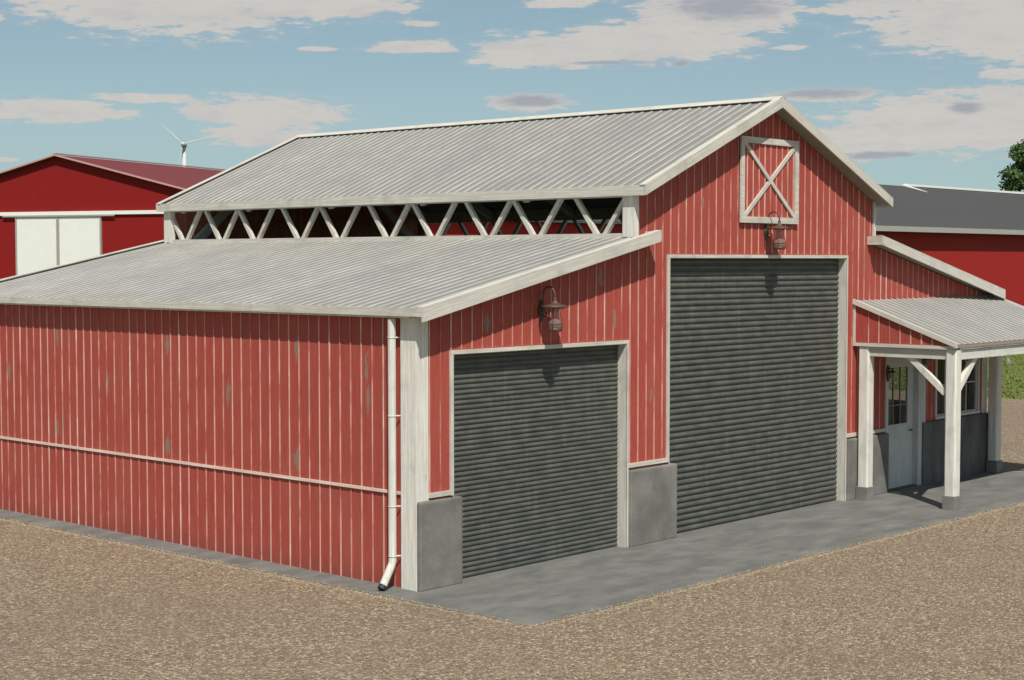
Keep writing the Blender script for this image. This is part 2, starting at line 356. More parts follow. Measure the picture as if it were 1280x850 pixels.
# ------------------------------------------------------------------ mesh helpers
class MB:
    def __init__(s): s.v = []; s.f = []; s.mi = []; s.sm = []
    def add(s, vs, fs, mi=0, smooth=False):
        o = len(s.v); s.v += [tuple(p) for p in vs]; s.f += [tuple(i + o for i in f) for f in fs]; s.mi += [mi] * len(fs); s.sm += [smooth] * len(fs)
        return s
    def box(s, x0, x1, y0, y1, z0, z1, mi=0, bev=0.0):
        if bev:
            bm = bmesh.new(); bmesh.ops.create_cube(bm, size=1)
            for v in bm.verts: v.co = Vector(((x0 + x1) / 2 + v.co.x * (x1 - x0), (y0 + y1) / 2 + v.co.y * (y1 - y0), (z0 + z1) / 2 + v.co.z * (z1 - z0)))
            bmesh.ops.bevel(bm, geom=bm.edges[:], offset=bev, segments=2, affect='EDGES', profile=.6)
            bm.verts.index_update()
            s.add([v.co.copy() for v in bm.verts], [[v.index for v in f.verts] for f in bm.faces], mi); bm.free(); return s
        vs = [(x, y, z) for x in (x0, x1) for y in (y0, y1) for z in (z0, z1)]
        return s.add(vs, [(0, 1, 3, 2), (4, 6, 7, 5), (0, 4, 5, 1), (2, 3, 7, 6), (0, 2, 6, 4), (1, 5, 7, 3)], mi)
    def bar(s, a, b, w_, h, up=(0, 0, 1), mi=0):       # square bar from a to b
        a = Vector(a); b = Vector(b); d = (b - a).normalized(); u = Vector(up); sd = d.cross(u)
        if sd.length < 1e-4: sd = d.cross(Vector((1, 0, 0)))
        sd.normalize(); u = sd.cross(d)
        vs = []
        for p in (a, b):
            for sx, sy in ((-1, -1), (1, -1), (1, 1), (-1, 1)): vs.append(p + sd * sx * w_ / 2 + u * sy * h / 2)
        return s.add(vs, [(0, 1, 2, 3), (7, 6, 5, 4), (0, 4, 5, 1), (1, 5, 6, 2), (2, 6, 7, 3), (3, 7, 4, 0)], mi)
    def tube(s, pts, r, n=10, mi=0, cap=True, smooth=True):
        pts = [Vector(p) for p in pts]; rs = r if isinstance(r, (list, tuple)) else [r] * len(pts)
        vs = []; prev = None
        for i, p in enumerate(pts):
            d = (pts[min(i + 1, len(pts) - 1)] - pts[max(i - 1, 0)]).normalized()
            ref = prev if prev is not None else (Vector((0, 0, 1)) if abs(d.z) < .9 else Vector((1, 0, 0)))
            u = (ref - d * ref.dot(d)).normalized(); v_ = d.cross(u); prev = u
            for k in range(n):
                a = 2 * math.pi * k / n; vs.append(p + (u * math.cos(a) + v_ * math.sin(a)) * rs[i])
        fs = []
        for i in range(len(pts) - 1):
            for k in range(n):
                k2 = (k + 1) % n; fs.append((i * n + k, i * n + k2, (i + 1) * n + k2, (i + 1) * n + k))
        s.add(vs, fs, mi, smooth)
        if cap:
            o = len(s.v) - len(vs)
            s.f += [tuple(o + k for k in reversed(range(n))), tuple(o + (len(pts) - 1) * n + k for k in range(n))]; s.mi += [mi, mi]; s.sm += [False, False]
        return s
    def lathe(s, prof, c, n=16, mi=0):
        vs = []; fs = []
        for r, z in prof:
            for k in range(n):
                a = 2 * math.pi * k / n; vs.append((c[0] + r * math.cos(a), c[1] + r * math.sin(a), c[2] + z))
        for i in range(len(prof) - 1):
            for k in range(n):
                k2 = (k + 1) % n; fs.append((i * n + k, i * n + k2, (i + 1) * n + k2, (i + 1) * n + k))
        return s.add(vs, fs, mi, True)
    def prism(s, poly, axis, a0, a1, mi=0):            # polygon (2-D) pushed along axis 'x', 'y' or 'z'
        def P(u, v, a): return {'x': (a, u, v), 'y': (u, a, v), 'z': (u, v, a)}[axis]
        n = len(poly); vs = [P(u, v, a0) for u, v in poly] + [P(u, v, a1) for u, v in poly]
        fs = [tuple(range(n)), tuple(reversed(range(n, 2 * n)))] + [(i, i + n, (i + 1) % n + n, (i + 1) % n) for i in range(n)]
        return s.add(vs, fs, mi)
    def build(s, name, mats, parent=None, bevel=0.0):
        me = bpy.data.meshes.new(name); me.from_pydata(s.v, [], s.f)
        mats = mats if isinstance(mats, (list, tuple)) else [mats]
        for m_ in mats: me.materials.append(m_)
        me.polygons.foreach_set('material_index', s.mi); me.polygons.foreach_set('use_smooth', s.sm)
        me.update()
        bm = bmesh.new(); bm.from_mesh(me); bmesh.ops.recalc_face_normals(bm, faces=bm.faces[:]); bm.to_mesh(me); bm.free()
        o = bpy.data.objects.new(name, me); C.objects.link(o)
        if parent is not None:
            o.parent = parent
            o.matrix_parent_inverse = world_of(parent).inverted()
        if bevel:
            md = o.modifiers.new('bevel', 'BEVEL'); md.width = bevel; md.segments = 2; md.limit_method = 'ANGLE'
        return o
def world_of(o):
    m_ = Matrix.LocRotScale(o.location, o.rotation_euler, o.scale)
    if o.parent: m_ = world_of(o.parent) @ o.matrix_parent_inverse @ m_
    return m_
def tag(o, label=None, cat=None, group=None, kind=None):
    if label: o['label'] = label
    if cat: o['category'] = cat
    if group: o['group'] = group
    if kind: o['kind'] = kind
    return o
def thing(name, label, cat, loc=(0, 0, 0), rz=0, group=None):
    o = bpy.data.objects.new(name, None); C.objects.link(o); o.location = loc; o.rotation_euler = (0, 0, rz); o.empty_display_size = .3
    return tag(o, label, cat, group)

def wall_mesh(mb, outer, holes, axis, a0, a1, mi=0):
    """wall with openings: outline and holes in (s, z), thickness a0..a1 along the other axis"""
    bm = bmesh.new()
    def P(s_, z, a): return (s_, a, z) if axis == 'x' else (a, s_, z)
    edges = []; 
    for loop in [outer] + holes:
        vs = [bm.verts.new(P(s_, z, a0)) for s_, z in loop]
        edges += [bm.edges.new((vs[i], vs[(i + 1) % len(vs)])) for i in range(len(vs))]
    g = bmesh.ops.triangle_fill(bm, use_beauty=True, edges=edges)
    fs = [f for f in g['geom'] if isinstance(f, bmesh.types.BMFace)]
    ex = bmesh.ops.extrude_face_region(bm, geom=fs)
    d = Vector((0, a1 - a0, 0)) if axis == 'x' else Vector((a1 - a0, 0, 0))
    for v in ex['geom']:
        if isinstance(v, bmesh.types.BMVert): v.co += d
    bm.verts.index_update()
    mb.add([v.co.copy() for v in bm.verts], [[v.index for v in f.verts] for f in bm.faces], mi); bm.free()

def battens(mb, s0, s1, pitch, top, holes, axis, a, d, z0=0.0, wd=.0145, start=None, mi=1):
    """thin cover strips on the wall face at a, d proud; cut where openings are"""
    s_ = s0 if start is None else start
    while s_ < s1 - .01:
        segs = [(z0, top(s_))]
        for (h0, h1, hz0, hz1) in holes:
            if h0 - .012 < s_ < h1 + .012:
                ns = []
                for a0, b0 in segs:
                    if hz1 <= a0 or hz0 >= b0: ns.append((a0, b0)); continue
                    if hz0 > a0: ns.append((a0, hz0))
                    if hz1 < b0: ns.append((hz1, b0))
                segs = ns
        w_ = wd * random.uniform(.8, 1.2)
        for a0, b0 in segs:
            if b0 - a0 < .03: continue
            if axis == 'x': mb.box(s_ - w_ / 2, s_ + w_ / 2, min(a, a + d), max(a, a + d), a0, b0, mi)
            else: mb.box(min(a, a + d), max(a, a + d), s_ - w_ / 2, s_ + w_ / 2, a0, b0, mi)
        s_ += pitch

# ------------------------------------------------------------------ ground
def sheet(name, x0, x1, y0, y1, z, mat):
    return MB().add([(x0, y0, z), (x1, y0, z), (x1, y1, z), (x0, y1, z)], [(0, 1, 2, 3)]).build(name, mat)
tag(sheet('grass_field', -1500, 2500, -1500, 2500, -.06, M_GRASS), kind='structure')
yard = [(-70, -70)] + [(36, -70), (32.6, -20), (32.2, 7), (33.5, 16), (30, 22.5), (10, 23.5), (-70, 24)]
gy = MB().add([(x, y, -.008) for x, y in yard], [tuple(range(len(yard)))]).build('gravel_yard', M_GRAVEL)
tag(gy, kind='structure')
# concrete slab: softly irregular outline where gravel laps over it
def ragged(x0, x1, y0, y1, step=.06, amp=.03):
    pts = []
    def side(a, b):
        n = int((Vector(b) - Vector(a)).length / step); d = (Vector(b) - Vector(a)); nn = Vector((d.y, -d.x)).normalized()
        ph = random.random() * 9
        for i in range(n):
            q = Vector(a) + d * i / n + nn * (amp * (random.uniform(-1, 1) * .6 + math.sin(i * .21 + ph) * .7)); pts.append((q.x, q.y))
    side((x0, y0), (x1, y0)); side((x1, y0), (x1, y1)); side((x1, y1), (x0, y1)); side((x0, y1), (x0, y0))
    return pts
slab = MB().prism(ragged(-.46, 16.2, -2.4, 12.1), 'z', -.2, 0.0).build('concrete_pad', M_PAD)
tag(slab, kind='structure')
PADX0, PADX1, PADY0 = -.46, 16.2, -2.4

# loose stones along the slab edge and over the yard near the camera
def stones(name, spots, mat):
    vs = []; fs = []
    base = [(0, 0, 1), (1, 0, 0), (0, 1, 0), (-1, 0, 0), (0, -1, 0), (0, 0, -1)]
    tri = [(0, 1, 2), (0, 2, 3), (0, 3, 4), (0, 4, 1), (5, 2, 1), (5, 3, 2), (5, 4, 3), (5, 1, 4)]
    for x, y, z, r in spots:
        o = len(vs); a = random.random() * 6.28; ca, sa = math.cos(a), math.sin(a); k = random.uniform(.6, 1.3)
        for p in base:
            q = (p[0] * r * k, p[1] * r, p[2] * r * .55); j = random.uniform(.75, 1.2)
            vs.append((x + (q[0] * ca - q[1] * sa) * j, y + (q[0] * sa + q[1] * ca) * j, z + q[2] * j))
        fs += [tuple(i + o for i in f) for f in tri]
    mb = MB(); mb.add(vs, fs); return mb.build(name, mat)
sp = []
for i in range(5200):
    x = random.uniform(PADX0, PADX1); y = PADY0 + random.gauss(-.03, .045); sp.append((x, y, (0.0 if y > PADY0 else -.008), random.uniform(.004, .014)))
for i in range(3600):
    y = random.uniform(PADY0, 11); x = PADX0 + random.gauss(-.03, .045); sp.append((x, y, (0.0 if x > PADX0 else -.008), random.uniform(.004, .014)))
for i in range(500):
    y = random.uniform(PADY0, 3); x = PADX1 + random.gauss(.03, .045); sp.append((x, y, 0.0 if x < PADX1 else -.008, random.uniform(.004, .014)))
for i in range(260):
    sp.append((random.uniform(PADX0, PADX1), PADY0 + abs(random.gauss(0, .25)), 0.002, random.uniform(.004, .009)))
for i in range(26000):
    d = random.uniform(0, 1)
    x = random.uniform(-7, 16); y = random.uniform(-12, -2.5) if random.random() < .8 else random.uniform(-2.4, 8)
    if y > -2.45 and x > -.5: continue
    sp.append((x, y, -.008, random.uniform(.006, .016)))
tag(stones('loose_gravel', sp, M_PEB), 'loose tan stones scattered over the yard and against the concrete pad edge', 'gravel', kind='stuff')

# ------------------------------------------------------------------ the red barn
W = 15.9; D = 11.5; CX = 7.95
barn = thing('red_barn', 'weathered red board barn with raised middle roof, two roller doors and a porch', 'barn')
def zl(x): return 3.60 + (x + .14) * (4.62 - 3.60) / 4.87          # top of the left lean-to roof
def zr(x): return zl(W - x)
def zm(x): return 6.80 - abs(x - CX) * .425                        # top of the middle roof
OH = .30
# front wall
TH = .06
sm = (.67, 4.27, 2.99); bg_ = (5.32, 10.42, 4.24)
door_o = (11.93, 13.05, 2.42); win_o = (13.78, 15.48, 1.24, 2.40)
outer = [(.02, 0), (sm[0], 0), (sm[0], sm[2]), (sm[1], sm[2]), (sm[1], 0), (bg_[0], 0), (bg_[0], bg_[2]), (bg_[1], bg_[2]), (bg_[1], 0),
         (door_o[0], 0), (door_o[0], door_o[2]), (door_o[1], door_o[2]), (door_o[1], 0), (W - .02, 0), (W - .02, zr(W) - .12), (11.38, zr(11.38) - .12), (11.38, zm(11.38) - .12),
         (CX, zm(CX) - .12), (4.52, zm(4.52) - .12), (4.52, zl(4.52) - .12), (.02, zl(0) - .12)]
mb = MB()
wall_mesh(mb, outer, [[(win_o[0], win_o[2]), (win_o[1], win_o[2]), (win_o[1], win_o[3]), (win_o[0], win_o[3])]], 'x', 0.0, TH)
def top_front(s_):
    if s_ < 4.52: return zl(s_) - .125
    if s_ > 11.38: return zr(s_) - .125
    return zm(s_) - .125
hl = [(sm[0] - .06, sm[1] + .06, -1, sm[2] + .06), (bg_[0] - .06, bg_[1] + .06, -1, bg_[2] + .06), (door_o[0] - .1, 13.36, -1, 2.56), (13.2, W, -1, 1.2),
      (win_o[0] - .06, win_o[1] + .06, win_o[2] - .06, win_o[3] + .06), (0, .85, -1, 1.16), (4.2, 5.5, -1, 1.16), (10.4, 12.0, -1, 1.1)]
battens(mb, .247, W - .1, .1965, top_front, hl, 'x', 0.0, -.012, 0.0)
mb.build('front_wall', [M_FRONT, M_BATTEN], barn)

# left side wall
mb = MB(); mb.box(.045, .10, .27, D - .02, 0.0, 3.5)
battens(mb, .42, D - .1, .2083, lambda s_: 3.49, [], 'y', .045, -.012)
mb.build('side_wall', [M_SIDE, M_BATTEN], barn)
MB().box(.018, .034, .29, D, 1.205, 1.245).build('girt_strip', new_mat('pale_pink_strip', white_wood('y', (.80, .62, .54), .3)), barn)
# right side wall with a window opening
mb = MB()
rw = (1.2, 4.0, 1.3, 2.4)
wall_mesh(mb, [(.02, 0), (D - .02, 0), (D - .02, 3.5), (.02, 3.5)], [[(rw[0], rw[2]), (rw[1], rw[2]), (rw[1], rw[3]), (rw[0], rw[3])]], 'y', W - .10, W - .045)
battens(mb, .3, D - .1, .2083, lambda s_: 3.49, [(rw[0] - .05, rw[1] + .05, rw[2] - .05, rw[3] + .05)], 'y', W - .045, .012)
mb.build('side_wall', [M_SIDE, M_BATTEN], barn)
f = MB(); 
f.box(W - .12, W - .02, rw[0] - .05, rw[1] + .05, rw[2] - .05, rw[2] + .01); f.box(W - .12, W - .02, rw[0] - .05, rw[1] + .05, rw[3] - .01, rw[3] + .05)
f.box(W - .118, W - .022, rw[0] - .05, rw[0] + .01, rw[2] + .01, rw[3] - .01); f.box(W - .118, W - .022, rw[1] - .01, rw[1] + .05, rw[2] + .01, rw[3] - .01)
f.box(W - .09, W - .05, 2.57, 2.63, rw[2] + .01, rw[3] - .01)
wf = f.build('window_frame', M_WZ, barn)
MB().box(W - .072, W - .068, rw[0] + .01, rw[1] - .01, rw[2] + .01, rw[3] - .01).build('pane', M_GLASS, wf)
# rear wall, boarded on both faces
mb = MB()
rear_outer = [(.02, 0), (W - .02, 0), (W - .02, zr(W) - .12), (11.38, zr(11.38) - .12), (11.38, zm(11.38) - .12), (CX, zm(CX) - .12), (4.52, zm(4.52) - .12), (4.52, zl(4.52) - .12), (.02, zl(0) - .12)]
wall_mesh(mb, rear_outer, [], 'x', D - TH, D)

battens(mb, .2, W - .1, .1965, top_front, [], 'x', D, .012)
mb.build('rear_wall', [M_FRONT, M_BATTEN], barn)
ln = MB().prism([(4.62, 0), (11.28, 0), (11.28, zm(11.28) - .16), (CX, zm(CX) - .16), (4.62, zm(4.62) - .16)], 'y', D - TH - .02, D - TH - .003)
battens(ln, 4.7, 11.2, .1965, lambda s_: zm(s_) - .17, [], 'x', D - TH - .02, -.010)
ln.build('added_rear_lining', [new_mat('brightened_inner_boards', red_boards('x', (), (.62, .20, .15))), M_BATTEN], barn)  # lining panel added, its red raised to brighten the dark interior

# corner posts
for (x0, x1, y0, y1) in ((0.0, .225, 0.0, .27), (W - .225, W, 0.0, .27), (0.0, .2, D - .2, D + .02), (W - .2, W, D - .2, D + .02)):
    p = MB()
    zt = 3.5
    yf = y0 - .014 if y0 == 0 else y0
    xa, xb = (x0 - .0, x1) if x0 == 0 else (x0, x1)
    # three planks side by side read as one built-up post
    n = 3
    for k in range(n):
        p.box(xa + .002, xb - .002, yf + (y1 - yf) * k / n + .0015, yf + (y1 - yf) * (k + 1) / n - .0015, 0.0, zt - .004 * (k == 1), 0, .003)
    p.build('corner_post', M_POST, barn)
# clerestory corner posts
for x0 in (4.46, 11.34):
    for y0 in (-.013, D - .2):
        MB().box(x0, x0 + .10, y0, y0 + .22, zl(4.6) - .05, zm(4.6) - .12).build('clerestory_post', M_POST, barn)

# concrete piers
for (x0, x1, h) in ((.012, .79, 1.14), (4.325, 5.47, 1.13), (10.475, 11.90, 1.08)):
    m_ = MB().box(x0, x1, -.075, .16, -.01, h, 0, .028)
    m_.build('concrete_pier', M_PIER, barn)
MB().box(13.2, W - .03, -.06, .0, -.01, 1.17, 0, .012).build('plinth', M_PLINTH, barn)
# sill strips above the piers
for (x0, x1, z) in ((.228, .615, 1.17), (4.325, 5.262, 1.165), (10.475, 11.83, 1.11)):
    MB().box(x0, x1, -.034, -.001, z, z + .06).build('sill_strip', M_WX, barn)

# roller doors
def roller(x0, x1, zt, n):
    p = MB(); prof = []
    N = 7; pitch = zt / n
    for i in range(n):
        for k in range(N):
            a = k / (N - 1); bulge = math.sin(math.pi * a) ** .6 * .30 * pitch
            prof.append((.145 - bulge, pitch * (i + .06 + .88 * a)))
    vs = []; fs = []
    for x in (x0, x1):
        for y, z in prof: vs.append((x, y, z))
    L = len(prof)
    for i in range(L - 1): fs.append((i, L + i, L + i + 1, i + 1))
    p.add(vs, fs, 0, False)
    p.box(x0, x1, .15, .16, 0, zt)
    return p.build('roller_door', M_SHUT, barn)
def surround(x0, x1, zt, par, zl0=0.0, tw=.055, foot=0.0):
    jl = MB().box(x0 - tw, x0, -.03, -.001, 1.16 if zl0 else 0, zt); jl.box(x0 - .004, x0 + .002, -.03, .14, 0, zt)
    jl.build('jamb', M_WZ, par)
    jr = MB().box(x1, x1 + tw, -.03, -.001, 0, zt); jr.box(x1 - .003, x1 + .01, -.03, .14, 0, zt); jr.build('jamb', M_WZ, par)
    MB().box(x0 - tw, x1 + tw, -.032, -.001, zt, zt + .05).box(x0, x1, -.0, .14, zt - .012, zt + .002).build('lintel_strip', M_WX, par)
r1 = roller(sm[0] + .004, sm[1] - .004, sm[2] - .013, 44); surround(sm[0], sm[1], sm[2], r1, 1)
r2 = roller(bg_[0] + .004, bg_[1] - .004, bg_[2] - .013, 46); surround(bg_[0], bg_[1], bg_[2], r2, 1)
r1['label'] = 'smaller dark ribbed roller door'; r2['label'] = 'tall dark ribbed roller door in the middle bay'

# hay loft door with a cross brace
ld = MB(); x0, x1, z0, z1 = 7.14, 8.82, 4.80, 6.165
ld.box(x0 + .02, x1 - .02, -.03, -.0125, z0 + .02, z1 - .02)
battens(ld, x0 + .2, x1 - .1, .168, lambda s_: z1 - .1, [], 'x', -.03, -.010, z0 + .1, .018)
lo = ld.build('loft_door', [M_FRONT, M_BATTEN], barn)
fr = MB(); tw = .098
fr.box(x0, x1, -.062, -.028, z0, z0 + tw).box(x0, x1, -.062, -.028, z1 - tw, z1).box(x0, x0 + tw, -.060, -.028, z0 + tw, z1 - tw).box(x1 - tw, x1, -.060, -.028, z0 + tw, z1 - tw)
fr.build('frame', M_WX, lo)
MB().bar((x0 + tw - .02, -.048, z1 - tw + .02), (x1 - tw + .02, -.048, z0 + tw - .02), .065, .03, (0, 1, 0)).build('brace', M_WZ, lo)
MB().bar((x0 + tw - .02, -.044, z0 + tw - .02), (x1 - tw + .02, -.044, z1 - tw + .02), .065, .03, (0, 1, 0)).build('brace', M_WZ, lo)
# narrow corner trims where the middle bay rises
MB().box(11.33, 11.385, -.025, -.001, zr(11.3) + .02, zm(11.3) - .14).build('corner_trim', M_WZ, barn)

# ---- roofs
def corr_sheet(pa, pb, along0, along1, axis='y', pitch=.2, h=.011):
    """sheet from pa (s,z) to pb (s,z); ribs run from pa to pb, repeated along `axis`"""
    m_ = MB(); prof = []
    a = along0
    while a < along1:
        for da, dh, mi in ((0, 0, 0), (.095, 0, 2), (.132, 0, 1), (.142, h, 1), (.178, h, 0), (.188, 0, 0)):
            if a + da * pitch / .2 <= along1: prof.append((a + da * pitch / .2, dh, mi))
        a += pitch
    prof.append((along1, 0, 0))
    (s0, z0), (s1, z1) = pa, pb; L = math.hypot(s1 - s0, z1 - z0); nx, nz = -(z1 - z0) / L, (s1 - s0) / L
    if nz < 0: nx, nz = -nx, -nz
    vs = []; 
    for (s_, z) in (pa, pb):
        for a, dh, _ in prof:
            S = s_ + nx * dh; ZZ = z + nz * dh
            vs.append((S, a, ZZ) if axis == 'y' else (a, S, ZZ))
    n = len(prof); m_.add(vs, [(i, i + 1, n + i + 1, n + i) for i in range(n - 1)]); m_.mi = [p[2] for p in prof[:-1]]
    return m_
Y0 = -OH; Y1 = D + .15
def lean(side):
    X = (lambda x: x) if side < 0 else (lambda x: W - x)
    a = (-.14, zl(-.14) - .035); b = (4.73, zl(4.73) - .035)
    aa = (X(a[0]), a[1]); bb = (X(b[0]), b[1])
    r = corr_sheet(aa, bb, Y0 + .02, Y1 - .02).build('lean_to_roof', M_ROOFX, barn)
    dk = MB().prism([(X(-.12), zl(-.12) - .052), (X(4.72), zl(4.72) - .052), (X(4.72), zl(4.72) - .10), (X(-.12), zl(-.12) - .10)], 'y', Y0 + .03, Y1 - .03)
    dk.build('underside', M_DECK, r)
    rk = MB(); hgt = .165
    for yy in (Y0, Y1 - .03):
        rk = MB().prism([(X(-.15), zl(-.15) + .006), (X(4.74), zl(4.74) + .006), (X(4.74), zl(4.74) - .145), (X(-.15), zl(-.15) - hgt)], 'y', yy, yy + .03)
        # cap lying on the sheet edge
        rk.prism([(X(-.15), zl(-.15) + .022), (X(4.74), zl(4.74) + .022), (X(4.74), zl(4.74) + .008), (X(-.15), zl(-.15) + .008)], 'y', yy if yy == Y0 else yy - .09, yy + .12 if yy == Y0 else yy + .03)
        rk.build('rake_board', M_RAKE[.2094 if side < 0 else -.2094], r)
    xe = X(-.15); xi = X(-.115)
    MB().box(min(xe, xi), max(xe, xi), Y0 + .032, Y1 - .032, zl(-.14) - .100, zl(-.14) + .006).build('eave_board', M_WY, r)
    g = MB(); gx = X(-.045)
    g.box(min(X(-.11), X(.02)), max(X(-.11), X(.02)), .001, Y1 - .04, zl(-.1) - .135, zl(-.1) - .106)
    g.build('soffit', M_GREYWOOD, r)
    # closing board at the inner end in front of the wall
    xs = X(4.728)
    MB().box(min(xs, X(4.74)), max(xs, X(4.74)), Y0 + .031, -.002, zl(4.74) - .145, zl(4.74) + .004).build('end_board', M_WY, r)
    return r
lr = lean(-1); rr = lean(1)
lr['label'] = 'wide corrugated roof of the left lean-to'; rr['label'] = 'corrugated roof of the lean-to behind the porch'

XE = 3.57
mr = MB()
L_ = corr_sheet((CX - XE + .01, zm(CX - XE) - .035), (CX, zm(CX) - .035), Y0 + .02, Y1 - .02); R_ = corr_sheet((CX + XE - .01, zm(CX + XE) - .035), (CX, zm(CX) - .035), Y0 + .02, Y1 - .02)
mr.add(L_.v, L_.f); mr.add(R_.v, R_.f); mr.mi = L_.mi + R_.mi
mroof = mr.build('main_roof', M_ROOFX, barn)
for sgn in (-1, 1):
    MB().prism([(CX + sgn * (XE - .02), zm(CX + XE - .02) - .052), (CX, zm(CX) - .052), (CX, zm(CX) - .11), (CX + sgn * (XE - .02), zm(CX + XE - .02) - .11)], 'y', Y0 + .03, Y1 - .03).build('underside', M_DECK, mroof)
    for yy in (Y0, Y1 - .03):
        e = CX + sgn * (XE + .01)
        rk = MB().prism([(e, zm(e) + .006), (CX, zm(CX) + .006), (CX, zm(CX) - .15), (e, zm(e) - .135)], 'y', yy, yy + .03)
        rk.prism([(e, zm(e) + .022), (CX, zm(CX) + .022), (CX, zm(CX) + .008), (e, zm(e) + .008)], 'y', yy if yy == Y0 else yy - .09, yy + .12 if yy == Y0 else yy + .03)
        rk.build('rake_board', M_RAKE[.425 if sgn < 0 else -.425], mroof)
    xa = CX + sgn * XE; xb = CX + sgn * (XE - .03)
    MB().box(min(xa, xb), max(xa, xb), Y0 + .032, Y1 - .032, zm(CX + XE) - .14, zm(CX + XE) + .008).build('eave_board', M_WY, mroof)
    MB().box(min(xb, CX + sgn * 3.48), max(xb, CX + sgn * 3.48), .001, Y1 - .032, zm(CX + XE) - .135, zm(CX + XE) - .115).build('soffit', M_GREYWOOD, mroof)
rc = MB()
for sgn in (-1, 1):
    rc.prism([(CX, zm(CX) + .034), (CX + sgn * .09, zm(CX + .09) + .012), (CX + sgn * .09, zm(CX + .09) + .004), (CX, zm(CX) + .022)], 'y', Y0 + .0, Y1)
rc.build('ridge_cap', M_WY, mroof)

# clerestory trusses: V struts between the lean-to roof and the raised eave
VS = (.67, 1.94, 2.97, 4.19, 5.26, 6.51, 7.55, 8.8, 9.8, 10.95)
for side in (0, 1):
    xx = 4.54 if side == 0 else W - 4.54
    tr = MB().box(xx - .05, xx + .05, .21, D - .21, 5.13 if side == 0 else 5.03, 5.28).build('truss_plate' , M_GREYWOOD, barn)
    tr.name = 'clerestory_truss'
    for yv in VS:
        for sg in (-1, 1):
            MB().bar((xx, yv + sg * .03, zl(4.525) - .06), (xx, yv + sg * .50, 5.16), .065, .07, (1, 0, 0)).build('strut', M_WZ, tr)
    MB().box(xx - .06, xx + .05, .21, D - .21, zl(4.525) - .06, zl(4.525) + .022).build('sill', M_WY, tr)
# interior rafters and braces seen through the gap
for y in (2.3, 4.6, 6.9, 9.2, 11.2):
    for sg in (-1, 1):
        MB().bar((CX + sg * 3.3, y, zm(CX + 3.3) - .22), (CX, y, zm(CX) - .20), .12, .16, (0, 0, 1)).build('rafter', M_GREYWOOD, barn)
        if y > 11: MB().bar((CX + sg * 3.28, y, 4.3), (CX + sg * 1.3, y, zm(CX + 1.3) - .28), .10, .16, (0, 0, 1)).build('knee_brace', M_GREYWOOD, barn)
for x in (4.525, W - 4.525):
    for y in (3.6, 7.4):
        MB().box(x - .08, x + .08, y - .08, y + .08, 0, zl(4.525) - .1).build('inner_post', M_GREYWOOD, barn)

# downspout
ds = MB(); r = .052
xx = -.075; yy = .345
ds.tube([(xx, yy, 3.46), (xx, yy, 2.4), (xx, yy, 1.2), (xx, yy, .36), (xx - .02, yy, .30), (xx - .17, yy, .06)], r, 14, 0, False)
ds.tube([(xx - .17, yy, .06), (xx - .02, yy, .30), (xx, yy, .36)], r * .9, 14, 1, False)
dso = ds.build('downspout', [M_PIPE, M_BLACK], barn)
MB().tube([(xx - .165, yy, .066), (xx - .2, yy, .022)], r * 1.06, 14, 0, False).build('rubber_boot', M_BLACK, dso)
for z in (3.22, 2.22, 1.06, .42):
    MB().tube([(xx + .0, yy, z), (.03, yy - .07, z)], .011, 6).lathe([(r + .002, -.009), (r + .004, -.009), (r + .004, .009), (r + .002, .009)], (xx, yy, z), 14).build('bracket', M_PIPE, dso)

# ---- entry door, window, casings
cs = MB().box(11.84, 11.93, -.03, .06, 0, 2.52).box(13.05, 13.33, -.03, -.002, 0, 2.56).box(11.93, 13.05, -.03, .06, 2.42, 2.56).box(13.046, 13.10, -.001, .16, 0, 2.42)
M_DOORW = new_mat('painted_entry_white', white_wood('z', (.56, .57, .56), .2))
ed = MB()
lx0, lx1 = 11.94, 13.045; gx0, gx1, gz0, gz1 = 12.05, 12.83, 1.19, 2.24
wall_mesh(ed, [(lx0, .02), (lx1, .02), (lx1, 2.41), (lx0, 2.41)], [[(gx0, gz0), (gx1, gz0), (gx1, gz1), (gx0, gz1)]], 'x', .075, .12)
edo = ed.build('entry_door', M_DOORW, barn); cs.build('casing', M_DOORW, edo)
gl = MB().box(gx0, gx1, .096, .100, gz0, gz1).build('glass_pane', M_GLASS, edo)
mu = MB()
for k in (1, 2): mu.box(gx0 + (gx1 - gx0) * k / 3 - .011, gx0 + (gx1 - gx0) * k / 3 + .011, .083, .108, gz0, gz1)
for k in (1, 2): mu.box(gx0, gx1, .085, .106, gz0 + (gz1 - gz0) * k / 3 - .009, gz0 + (gz1 - gz0) * k / 3 + .009)
mu.build('muntins', new_mat('muntin_grey', plain((.16, .17, .15), .5)), edo)
MB().tube([(12.93, .075, 1.05), (12.93, .02, 1.05)], .014, 8).tube([(12.93, .02, 1.05), (12.83, .015, 1.05)], .011, 8).build('handle', M_DARKMETAL, edo)
MB().box(11.95, 13.04, -.02, .12, 0, .018).build('threshold', M_DARKMETAL, edo)
wn = MB()
a0, a1, b0, b1 = win_o
wn.box(a0 - .06, a1 + .06, -.045, -.002, b0 - .05, b0).box(a0 - .05, a1 + .05, -.03, -.002, b1, b1 + .06).box(a0 - .055, a0, -.03, -.002, b0, b1).box(a1, a1 + .055, -.03, -.002, b0, b1)
wn.box(a0, a1, 0, .06, b0, b0 + .03).box(a0, a1, 0, .06, b1 - .03, b1).box(a0, a0 + .03, .0, .06, b0 + .03, b1 - .03).box(a1 - .03, a1, .0, .06, b0 + .03, b1 - .03)
wn.box(14.58, 14.68, -.01, .058, b0 + .03, b1 - .03)
wno = wn.build('window', M_DOORW, barn)
MB().box(a0 + .03, 14.58, .03, .034, b0 + .03, b1 - .03).box(14.68, a1 - .03, .03, .034, b0 + .03, b1 - .03).build('pane', M_GLASS, wno)
mu = MB()
